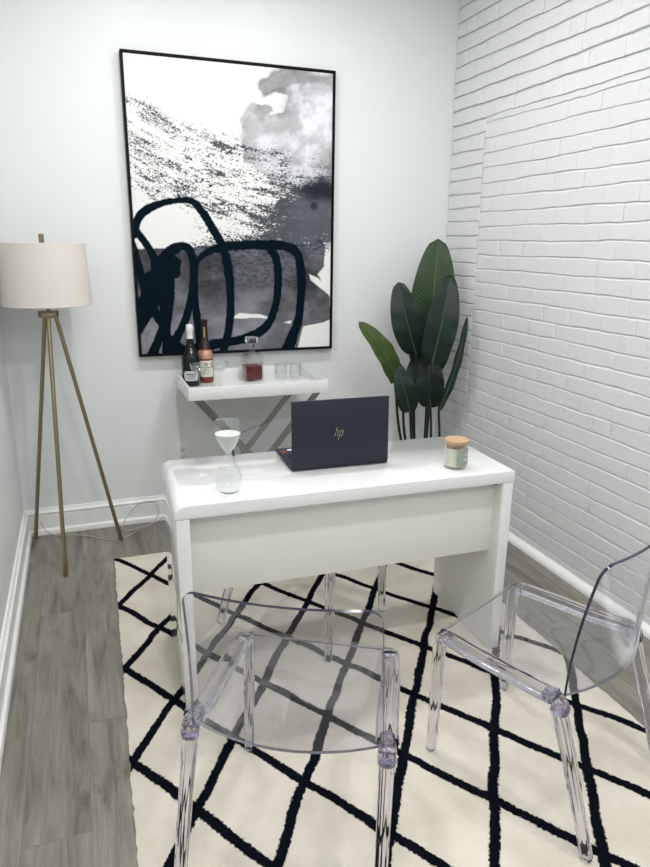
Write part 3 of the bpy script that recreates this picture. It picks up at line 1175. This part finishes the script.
# ------------------------------------------------------------------ bar tray table
def tray_table():
    t = thing('bar_tray_table', 'white tray table on crossed metal legs below the painting', 'table', (0, 0, 0))
    x0, x1, y0, y1, z0, z1 = 0.838, 1.560, -0.530, -0.055, 0.815, 0.880
    th = 0.012
    tr = obj('tray_base', box(B(), x0 + th, x1 - th, y0 + th, y1 - th, z0, z0 + 0.010), M['tray'], t)
    for y in (y0, y1 - th):
        obj('tray_side', box(B(), x0, x1, y, y + th, z0, z1, 0.002), M['tray'], t)
    for x in (x0, x1 - th):
        # end board with a cut-out hand hold
        ym = (y0 + y1) / 2
        hh, zb, zt = 0.055, z0 + 0.026, z1 - 0.016
        bm = B()
        box(bm, x, x + th, y0 + th, y1 - th, z0, zb)
        box(bm, x, x + th, y0 + th, y1 - th, zt, z1)
        box(bm, x, x + th, y0 + th, ym - hh, zb, zt)
        box(bm, x, x + th, ym + hh, y1 - th, zb, zt)
        obj('tray_end', bm, M['tray'], t)
    xc, zc = 1.213, 0.43
    for y in (-0.440, -0.125):
        for sx in (-1, 1):
            top = Vector((xc + sx * 0.335, y + (0.007 if sx > 0 else -0.007), z0))
            bot = Vector((xc - sx * 0.345, top.y, 0.0))
            d = (top - bot).normalized()
            s = Vector((d.z, 0, -d.x))
            bm = B()
            hw = 0.015
            k = hw / d.z
            rings = []
            for p in (bot, top):
                rings.append([p + Vector((-k, -0.006, 0)), p + Vector((k, -0.006, 0)), p + Vector((k, 0.006, 0)), p + Vector((-k, 0.006, 0))])
            loft(bm, rings)
            obj('leg', bm, M['steel'], t, smooth=False)
        bm = B()
        tube(bm, [(xc - 0.003, y - 0.016, zc - .02), (xc - 0.003, y + 0.016, zc - .02)], 0.008, 16)
        obj('pivot_pin', bm, M['steel'], t)
    for xx, zz in ((xc + 0.335, z0 - 0.012), (xc - 0.335, z0 - 0.012), (xc - 0.345, 0.03), (xc + 0.345, 0.03)):
        bm = B()
        o_ = 0.0
        box(bm, xx - 0.012, xx + 0.012, -0.434, -0.131, zz - 0.009, zz + 0.009, 0.002)
        obj('cross_bar', bm, M['steel'], t)


tray_table()
TZ = 0.8255


def bottle_prof(R, H_, shoulder, neck_r, body_h):
    return [(0, 0), (R * .9, 0), (R, 0.006), (R, body_h), (R * .96, body_h + shoulder * .2), (R * .80, body_h + shoulder * .45), (R * .55, body_h + shoulder * .72),
            (neck_r * 1.15, body_h + shoulder), (neck_r, body_h + shoulder * 1.25), (neck_r, H_ - 0.012), (neck_r * 1.12, H_ - 0.010), (neck_r * 1.12, H_ - 0.002), (0, H_)]


def curved_label(R, a0, a1, z0, z1, n=16, cut=0.0):
    """thin label wrapped on a cylinder; angle in degrees; cut rounds the corners"""
    bm = B()
    outer, inner = [], []
    m_ = 8
    G = [[], []]
    for q, rr in enumerate((R + 0.0006, R - 0.0002)):
        for j in range(m_ + 1):
            row = []
            for i in range(n + 1):
                u = 2 * i / n - 1
                sh = 1.0 - cut * (abs(2 * j / m_ - 1) ** 3)
                a = math.radians((a0 + a1) / 2 + (a1 - a0) / 2 * u * sh)
                row.append(bm.verts.new((rr * math.cos(a), rr * math.sin(a), z0 + (z1 - z0) * j / m_)))
            G[q].append(row)
    for q in (0, 1):
        for j in range(m_):
            for i in range(n):
                bm.faces.new((G[q][j][i], G[q][j][i + 1], G[q][j + 1][i + 1], G[q][j + 1][i]))
    loop = [(0, i) for i in range(n)] + [(j, n) for j in range(m_)] + [(m_, i) for i in range(n, 0, -1)] + [(j, 0) for j in range(m_, 0, -1)]
    for a in range(len(loop)):
        p, q = loop[a], loop[(a + 1) % len(loop)]
        bm.faces.new((G[0][p[0]][p[1]], G[0][q[0]][q[1]], G[1][q[0]][q[1]], G[1][p[0]][p[1]]))
    return bm


FACE = -98   # direction (deg) labels look towards: out into the room


def champagne():
    t = thing('champagne_bottle', 'dark sparkling wine bottle with white foil neck at the tray left end', 'bottle', (0.908, -0.190, TZ))
    R = 0.049
    H_ = 0.318
    b = obj('bottle_glass', lathe(B(), bottle_prof(R, H_, 0.095, 0.0150, 0.130), 40), M['wine_black'], t, angle=60)
    obj('foil', lathe(B(), [(0.0165, 0.248), (0.0160, 0.262), (0.0152, 0.270), (0.0165, 0.278), (0.0185, 0.284), (0.0190, 0.300), (0.0185, 0.316), (0.014, 0.322), (0, 0.323)], 32), M['foil_white'], t)
    lb = obj('label', curved_label(R, FACE - 50, FACE + 44, 0.030, 0.083, cut=0.25), M['paper_grey'], t)
    for k, (a0, a1, z) in enumerate(((-30, 26, 0.062), (-18, 20, 0.053), (-26, 22, 0.045))):
        obj('text_line', curved_label(R + 0.0008, FACE + a0, FACE + a1, z, z + (0.005 if k == 0 else 0.002), 10), M['ink'], lb)


def rose():
    t = thing('rose_wine_bottle', 'rosé bottle with dark neck and cream label, second bottle on tray', 'bottle', (0.995, -0.130, TZ))
    R = 0.042
    obj('bottle_glass', lathe(B(), bottle_prof(R, 0.335, 0.10, 0.0165, 0.125), 40), M['rose'], t, angle=60)
    nk = obj('neck_foil', lathe(B(), [(0.0330, 0.188), (0.0250, 0.212), (0.0195, 0.232), (0.0178, 0.255), (0.0176, 0.320), (0.0195, 0.324), (0.0195, 0.338), (0, 0.3395)], 32), M['foil_dark'], t)
    obj('gold_mark', curved_label(0.0179, FACE - 16, FACE + 14, 0.235, 0.300, 6), M['gold'], nk)
    obj('shoulder_band', lathe(B(), [(0.0430, 0.132), (0.0432, 0.146), (0.0400, 0.162), (0.0342, 0.176), (0.033, 0.176), (0.038, 0.160), (0.0415, 0.133), (0.0430, 0.132)], 40), M['copper_foil'], t)
    lb = obj('label', curved_label(R, FACE - 62, FACE + 62, 0.034, 0.122, cut=0.05), M['paper'], t)
    obj('gold_seal', curved_label(R + 0.0008, FACE - 9, FACE + 9, 0.100, 0.112, 8), M['gold'], lb)
    obj('gold_line', curved_label(R + 0.0008, FACE - 30, FACE + 30, 0.066, 0.070, 8), M['gold'], lb)
    for (a0, a1, z, hh) in ((-34, 32, 0.084, 0.003), (-20, 20, 0.076, 0.002), (-24, 22, 0.052, 0.002)):
        obj('text_line', curved_label(R + 0.0008, FACE + a0, FACE + a1, z, z + hh, 8), M['ink'], lb)


def coupe(label, loc):
    t = thing('coupe_glass', label, 'glass', loc, 0, 'coupe glasses on the tray')
    obj('foot', lathe(B(), [(0, 0), (0.032, 0), (0.033, 0.0015), (0.012, 0.004), (0.004, 0.007), (0, 0.007)], 36), M['glass'], t)
    obj('stem', lathe(B(), [(0, 0.0072), (0.0045, 0.008), (0.0032, 0.03), (0.0035, 0.072), (0.007, 0.080), (0, 0.0805)], 20), M['glass'], t)
    obj('bowl', lathe(B(), [(0.004, 0.081), (0.022, 0.086), (0.038, 0.097), (0.046, 0.113), (0.048, 0.132), (0.0468, 0.132), (0.0446, 0.114), (0.037, 0.0995), (0.021, 0.0885), (0, 0.084)], 40), M['glass'], t)
    return t


def sq_rings(bm, prof, n=32, p=6):
    rings = []
    for r, z, pw in prof:
        ring = []
        for k in range(n):
            th = 2 * PI * k / n
            c, s = math.cos(th), math.sin(th)
            q = (abs(c) ** pw + abs(s) ** pw) ** (-1 / pw)
            ring.append((r * c * q, r * s * q, z))
        rings.append(ring)
    loft(bm, rings)
    return bm


def decanter():
    t = thing('whiskey_decanter', 'square glass decanter half full of dark red spirit on the tray', 'decanter', (1.250, -0.150, TZ), 0.12)
    bm = B()
    sq_rings(bm, [(0.044, 0, 8), (0.046, 0.004, 8), (0.046, 0.118, 8), (0.040, 0.130, 6), (0.018, 0.136, 3), (0.014, 0.142, 2), (0.0135, 0.150, 2), (0.019, 0.158, 2), (0.019, 0.162, 2),
                  (0.0105, 0.158, 2), (0.0105, 0.140, 2), (0.034, 0.126, 6), (0.041, 0.116, 8), (0.041, 0.009, 8), (0.036, 0.007, 8)], 48)
    obj('body', bm, M['decanter_glass'], t, angle=40)
    bm = B()
    sq_rings(bm, [(0.038, 0.0078, 8), (0.0404, 0.011, 8), (0.0404, 0.072, 8)], 48)
    obj('spirit', bm, M['whiskey'], t, angle=40)
    bm = B()
    sq_rings(bm, [(0.009, 0.150, 2), (0.010, 0.163, 2), (0.013, 0.168, 2), (0.012, 0.176, 3), (0.026, 0.184, 8), (0.0275, 0.187, 8), (0.0275, 0.206, 8), (0.025, 0.210, 8)], 48)
    obj('stopper', bm, M['stopper'], t, angle=40)


M['stopper'] = mat('solid_cut_glass', (0.97, 0.98, 0.98), 0.02, trans=1.0, ior=1.5)
M['decanter_glass'] = clear_sheet('decanter_glass', (0.95, 0.955, 0.955), 1.38)
M['cut_glass'] = clear_sheet('faceted_tumbler_glass', (0.93, 0.94, 0.94), 1.8, 0.05)


def tumbler(label, loc):
    t = thing('whiskey_tumbler', label, 'glass', loc, 0, 'short tumblers on the tray')
    n = 40
    bm = B()
    rings = []
    for r, z in ((0.0335, 0), (0.036, 0.004), (0.0375, 0.060), (0.0382, 0.086), (0.0362, 0.086), (0.0350, 0.060), (0.033, 0.014), (0.010, 0.012)):
        rings.append([(r * (1 + (0.022 if (k % 2 and 0.002 < z < 0.07 and r > 0.0355) else 0)) * math.cos(2 * PI * k / n), r * (1 + (0.022 if (k % 2 and 0.002 < z < 0.07 and r > 0.0355) else 0)) * math.sin(2 * PI * k / n), z) for k in range(n)])
    loft(bm, rings)
    obj('cut_body', bm, M['cut_glass'], t, angle=12)
    return t


champagne()
rose()
g1 = coupe('clear coupe glass in front of the dark sparkling wine bottle', (0.931, -0.300, TZ))
dup(g1, (1.042, -0.270, TZ), 0, 'clear coupe glass on the tray right of the rosé bottle')
decanter()
bpy.data.objects['whiskey_decanter'].scale = (1.14, 1.14, 1.14)
g2 = tumbler('short cut-glass tumbler on the tray, the one next to the decanter', (1.408, -0.175, TZ))
dup(g2, (1.491, -0.180, TZ), 0.3, 'short cut-glass tumbler at the tray right end')


# ------------------------------------------------------------------ desk-top objects
def hourglass():
    p = desk_pt(0.19, 0.105, DH)
    t = thing('hourglass', 'clear hourglass with white sand on the desk left side', 'hourglass', (0.797, -1.640, DH + 0.0005))
    Hh = 0.226
    z2 = Hh / 2
    half = [(0.0, 0.0), (0.022, 0.0), (0.031, 0.004), (0.0375, 0.013), (0.0405, 0.028), (0.0395, 0.046), (0.033, 0.066), (0.022, 0.086), (0.010, 0.103), (0.0048, 0.110), (0.0042, z2)]
    outer = half + [(r, Hh - z) for r, z in reversed(half[:-1])]
    bm = B()
    lathe(bm, outer, 44)
    gl = obj('glass_bulbs', bm, M['glass_thick'], t, angle=70)

    def rin(z):
        for (r0, a), (r1, b) in zip(half, half[1:]):
            if a <= z <= b:
                return r0 + (r1 - r0) * (z - a) / max(b - a, 1e-6)
        return 0.004
    lv = Hh - 0.047
    prof = [(0.0015, z2 + 0.003)]
    zz = z2 + 0.004
    while zz < lv:
        prof.append((max(rin(Hh - zz) - 0.0016, 0.001), zz))
        zz += 0.005
    prof += [(rin(Hh - lv) - 0.0016, lv), (0.012, lv - 0.002), (0, lv - 0.003)]
    obj('upper_sand', lathe(B(), prof, 40), M['sand'], t, angle=60)
    obj('lower_sand', lathe(B(), [(0, 0.0015), (0.022, 0.0015), (0.026, 0.0035), (0.012, 0.0065), (0, 0.009)], 36), M['sand'], t, angle=60)


M['glass_thick'] = clear_sheet('hourglass_glass', (0.955, 0.965, 0.965), 1.65)
hourglass()
bpy.data.objects['hourglass'].scale = (1.12, 1.12, 1.12)


def candle():
    t = thing('jar_candle', 'glass jar candle with wooden lid on the right end of the desk', 'candle', (1.655, -1.655, DH + 0.0005))
    CANDLE = t
    obj('glass_jar', lathe(B(), [(0, 0), (0.036, 0), (0.040, 0.004), (0.0408, 0.012), (0.0402, 0.084), (0.0385, 0.084), (0.0390, 0.008), (0, 0.006)], 44), M['glass'], t, angle=40)
    obj('wax', lathe(B(), [(0, 0.0085), (0.0384, 0.0085), (0.0380, 0.068), (0, 0.068)], 40), M['wax'], t, angle=40)
    obj('wooden_lid', lathe(B(), [(0, 0.078), (0.0355, 0.078), (0.0355, 0.0855), (0.0415, 0.0862), (0.042, 0.0875), (0.042, 0.0955), (0.0405, 0.097), (0, 0.097)], 48), M['wood'], t, angle=40)
    fd = -82
    lb = obj('label', curved_label(0.0410, fd - 34, fd + 62, 0.013, 0.068, cut=0.0), M['sage'], t)
    for (a0, a1, z, hh) in ((20, 32, 0.058, 0.0022), (8, 42, 0.051, 0.0016), (16, 36, 0.046, 0.0012), (-2, 46, 0.036, 0.0012), (2, 44, 0.031, 0.001)):
        obj('text_line', curved_label(0.0418, fd + a0, fd + a1, z, z + hh, 8), M['white'], lb)


candle()
bpy.data.objects['jar_candle'].scale = (1.06, 1.06, 1.12)


def laptop():
    t = thing('laptop', 'dark navy laptop standing open on the desk, lid back towards viewer', 'laptop', (1.240, -1.537, DH + 0.0005), -0.035)
    Wd, Dp = 0.377, 0.252
    hw = Wd / 2
    base = obj('base', box(B(), -hw, hw, 0.004, Dp, 0.0025, 0.016, 0.004, 3), M['navy'], t)
    for x in (-hw + .03, hw - .03):
        for y in (0.03, Dp - 0.03):
            obj('rubber_foot', box(B(), x - 0.012, x + 0.012, y - 0.005, y + 0.005, 0, 0.003), M['keys'], base)
    bm = B()
    for r in range(6):
        for c in range(15):
            x = -hw + 0.028 + c * 0.0216
            y = 0.040 + r * 0.0185
            box(bm, x, x + 0.0185, y, y + 0.0155, 0.0155, 0.0172)
    k_ = obj('keyboard', bm, M['keys'], base, smooth=False)
    obj('touchpad', box(B(), -0.06, 0.06, 0.165, 0.240, 0.0156, 0.0164, 0.0003, 1), M['screen'], base)
    for i, (x, y, m_) in enumerate(((-hw + 0.012, 0.205, 'red'), (-hw + 0.040, 0.212, 'white'), (-hw + 0.012, 0.182, 'red'))):
        obj('sticker', box(B(), x, x + 0.022, y, y + 0.016, 0.0155, 0.0163), M[m_], base, smooth=False)
    # lid, hinged at the edge towards the viewer and leaning out slightly
    lid = obj('lid', box(B(), -hw, hw, -0.0035, 0.0035, 0.0, 0.250, 0.003, 3), M['navy'], t)
    lid.location = (0, 0.004, 0.012)
    lid.rotation_euler = (math.radians(-2), 0, 0)
    obj('display', box(B(), -hw + 0.006, hw - 0.006, 0.0034, 0.0042, 0.012, 0.244), M['screen'], lid, smooth=False)
    for x in (-0.13, 0.13):
        bm = B()
        tube(bm, [(x - 0.022, 0.0, 0.004), (x + 0.022, 0.0, 0.004)], 0.0058, 14)
        obj('hinge', bm, M['keys'], lid)
    # four slanted strokes reading "hp"
    bm = B()
    sl = 0.30

    def bar(x, z0, z1, wd=0.0023):
        ring = []
        for yy in (-0.0043, -0.0034):
            ring.append([(x + z0 * sl, yy, z0), (x + wd + z0 * sl, yy, z0), (x + wd + z1 * sl, yy, z1), (x + z1 * sl, yy, z1)])
        loft(bm, ring)

    def bar2(pts, wd):
        rings = []
        for (xa, za), (xb, zb) in zip(pts, pts[1:]):
            d_ = Vector((xb - xa, 0, zb - za)).normalized()
            nn = Vector((d_.z, 0, -d_.x)) * wd / 2
            loft(bm, [[Vector((xa, yy, za)) - nn, Vector((xa, yy, za)) + nn, Vector((xb, yy, zb)) + nn, Vector((xb, yy, zb)) - nn] for yy in (-0.0043, -0.0034)])
    bar(-0.0150, -0.012, 0.022)          # h ascender
    bar(-0.0045, -0.012, 0.007)          # h right leg
    bar2([(-0.0095, 0.0085), (-0.0015, 0.0085)], 0.0021)
    bar(0.0030, -0.028, 0.007)           # p descender
    bar(0.0130, -0.011, 0.007)           # p right side
    bar2([(0.0060, 0.0085), (0.0170, 0.0085)], 0.0021)
    bar2([(0.0010, -0.012), (0.0118, -0.012)], 0.0021)
    lg = obj('logo', bm, M['logo'], lid, smooth=False)
    lg['label'] = 'pale gold slanted hp emblem'
    lg.location = (-0.008, 0, 0.124)


laptop()


# ------------------------------------------------------------------ plant
def plant():
    cx, cy = 2.235, -0.34
    t = thing('potted_plant', 'artificial bird-of-paradise plant with big dark green leaves in the brick corner', 'plant', (cx, cy, 0))
    obj('pot', lathe(B(), [(0, 0), (0.085, 0), (0.090, 0.006), (0.112, 0.20), (0.118, 0.205), (0.118, 0.225), (0.108, 0.225), (0.104, 0.205), (0.104, 0.19)], 40), M['pot'], t, angle=40)
    obj('soil', lathe(B(), [(0, 0.178), (0.1, 0.178), (0.1, 0.188), (0.05, 0.196), (0, 0.194)], 30), M['soil'], t)
    org = Vector((cx, cy, 0))
    C_ = Vector((0.3737, -3.7183, 1.5658))
    specs = [
        # base, tip, half width, material, rib, face turn, fold, curl back, stem bottom offset
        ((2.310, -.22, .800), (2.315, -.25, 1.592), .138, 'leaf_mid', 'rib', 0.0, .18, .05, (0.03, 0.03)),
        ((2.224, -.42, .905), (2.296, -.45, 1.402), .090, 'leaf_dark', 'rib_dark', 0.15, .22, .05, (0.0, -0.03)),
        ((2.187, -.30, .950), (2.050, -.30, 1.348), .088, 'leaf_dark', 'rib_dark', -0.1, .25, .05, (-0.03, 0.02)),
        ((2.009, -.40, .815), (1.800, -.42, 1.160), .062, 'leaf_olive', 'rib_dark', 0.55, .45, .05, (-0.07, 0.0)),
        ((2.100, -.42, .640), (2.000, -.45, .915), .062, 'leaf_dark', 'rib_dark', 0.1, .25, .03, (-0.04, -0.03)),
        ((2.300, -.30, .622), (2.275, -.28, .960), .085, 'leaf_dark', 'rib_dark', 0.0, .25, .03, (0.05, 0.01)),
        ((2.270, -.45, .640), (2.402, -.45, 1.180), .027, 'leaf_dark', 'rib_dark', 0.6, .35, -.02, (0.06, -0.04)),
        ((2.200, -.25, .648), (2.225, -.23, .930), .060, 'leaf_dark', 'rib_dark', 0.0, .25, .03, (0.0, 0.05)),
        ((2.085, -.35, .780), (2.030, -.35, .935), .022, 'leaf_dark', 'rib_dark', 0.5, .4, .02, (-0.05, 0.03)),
    ]
    for b0, t0, hw, mt, rb, turn, fold, curl, so in specs:
        b0, t0 = Vector(b0), Vector(t0)
        ax_ = (t0 - b0)
        Ln = ax_.length
        ax_.normalize()
        n = (C_ - (b0 + t0) / 2)
        n = (n - ax_ * n.dot(ax_)).normalized()
        side = ax_.cross(n)
        n2_ = n * math.cos(turn) + side * math.sin(turn)
        s2 = ax_.cross(n2_)
        # stem (petiole)
        foot = org + Vector((so[0] * .8, so[1] * .8, 0.17))
        mid = foot.lerp(b0, .55) + Vector((so[0] * .35, so[1] * .3, 0.0))
        path = smooth_path([foot, mid, b0, b0 + ax_ * 0.03], 7)
        bm = B()
        tube(bm, [p - org for p in path], [0.0095 - 0.005 * k / (len(path) - 1) for k in range(len(path))], 10)
        obj('stem', bm, M['stem'], t)
        # blade
        nj, ni = 30, 6
        rows_f = []
        bm = B()
        uvl = bm.loops.layers.uv.new('leaf')
        for q in (1, -1):
            rows = []
            for j in range(nj + 1):
                s = j / nj
                wd = hw * (math.sin(PI * (.012 + .982 * s) ** .80) ** 0.46) if 0 < s < 1 else 0.003
                c = b0 + ax_ * (Ln * s) + n2_ * (0.04 * math.sin(PI * s) * 1.0 - curl * s ** 3)
                row = []
                for i in range(-ni, ni + 1):
                    u = i / ni
                    rip = 0.0035 * math.sin(s * 22 + i * .3) * abs(u)
                    p = c + s2 * (u * wd) + n2_ * (fold * abs(u) * wd - 0.35 * fold * wd * u * u + rip - (0.0006 if q < 0 else 0))
                    row.append((bm.verts.new(p - org), u, s))
                rows.append(row)
            for a, b in zip(rows, rows[1:]):
                for i in range(2 * ni):
                    vs = (a[i], a[i + 1], b[i + 1], b[i])
                    f = bm.faces.new([v[0] for v in vs])
                    for l, v in zip(f.loops, vs):
                        l[uvl].uv = (v[1], v[2])
            rows_f.append(rows)
        A1, A2 = rows_f
        loop = [(0, i) for i in range(2 * ni)] + [(j, 2 * ni) for j in range(nj)] + [(nj, i) for i in range(2 * ni, 0, -1)] + [(j, 0) for j in range(nj, 0, -1)]
        for a in range(len(loop)):
            p, q = loop[a], loop[(a + 1) % len(loop)]
            bm.faces.new((A1[p[0]][p[1]][0], A1[q[0]][q[1]][0], A2[q[0]][q[1]][0], A2[p[0]][p[1]][0]))
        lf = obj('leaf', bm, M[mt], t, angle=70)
        bm = B()
        pts, rs = [], []
        for j in range(0, nj - 1):
            s = j / nj
            pts.append(b0 + ax_ * (Ln * s) + n2_ * (0.04 * math.sin(PI * s) - curl * s ** 3 + 0.0008) - org)
            rs.append(max(0.0008, 0.0042 * (1 - s)))
        tube(bm, pts, rs, 8)
        obj('midrib', bm, M[rb], lf)


plant()


# ------------------------------------------------------------------ outlet and cord
def outlet():
    t = thing('wall_outlet', 'white duplex electrical outlet low on the back wall behind the desk', 'outlet', (0.866, 0, 0.392))
    obj('cover_plate', box(B(), -0.037, 0.037, -0.006, -0.0003, -0.060, 0.060, 0.003), M['plate'], t)
    for z in (-0.022, 0.022):
        s = obj('socket', box(B(), -0.017, 0.017, -0.0085, -0.005, z - 0.015, z + 0.015, 0.004), M['plate'], t)
        bm = B()
        box(bm, -0.009, -0.0060, -0.0092, -0.008, z - 0.002, z + 0.009)
        box(bm, 0.0060, 0.009, -0.0092, -0.008, z - 0.002, z + 0.009)
        tube(bm, [(0, -0.0092, z - 0.009), (0, -0.008, z - 0.009)], 0.003, 10)
        obj('slots', bm, M['slot'], s)


outlet()
bm = B()
pts = smooth_path([(0.085, -0.085, 0.10), (0.105, -0.075, 0.045), (0.15, -0.06, 0.006), (0.28, -0.10, 0.004), (0.36, -0.16, 0.004), (0.43, -0.215, 0.004), (0.505, -0.205, 0.004), (0.585, -0.13, 0.004), (0.66, -0.075, 0.006),
                   (0.70, -0.045, 0.04), (0.71, -0.034, 0.07), (0.69, -0.030, 0.115), (0.64, -0.030, 0.130), (0.58, -0.034, 0.105), (0.53, -0.05, 0.055), (0.50, -0.08, 0.012), (0.53, -0.13, 0.009),
                   (0.62, -0.095, 0.009), (0.71, -0.06, 0.02), (0.76, -0.028, 0.06), (0.80, -0.026, 0.14), (0.83, -0.026, 0.25), (0.866, -0.022, 0.36)], 8)
tube(bm, pts, 0.0024, 8)
co_ = obj('power_cord', bm, M['cord'])
tag(co_, 'thin clear cord looping over floor and skirting from lamp towards outlet', 'cord')
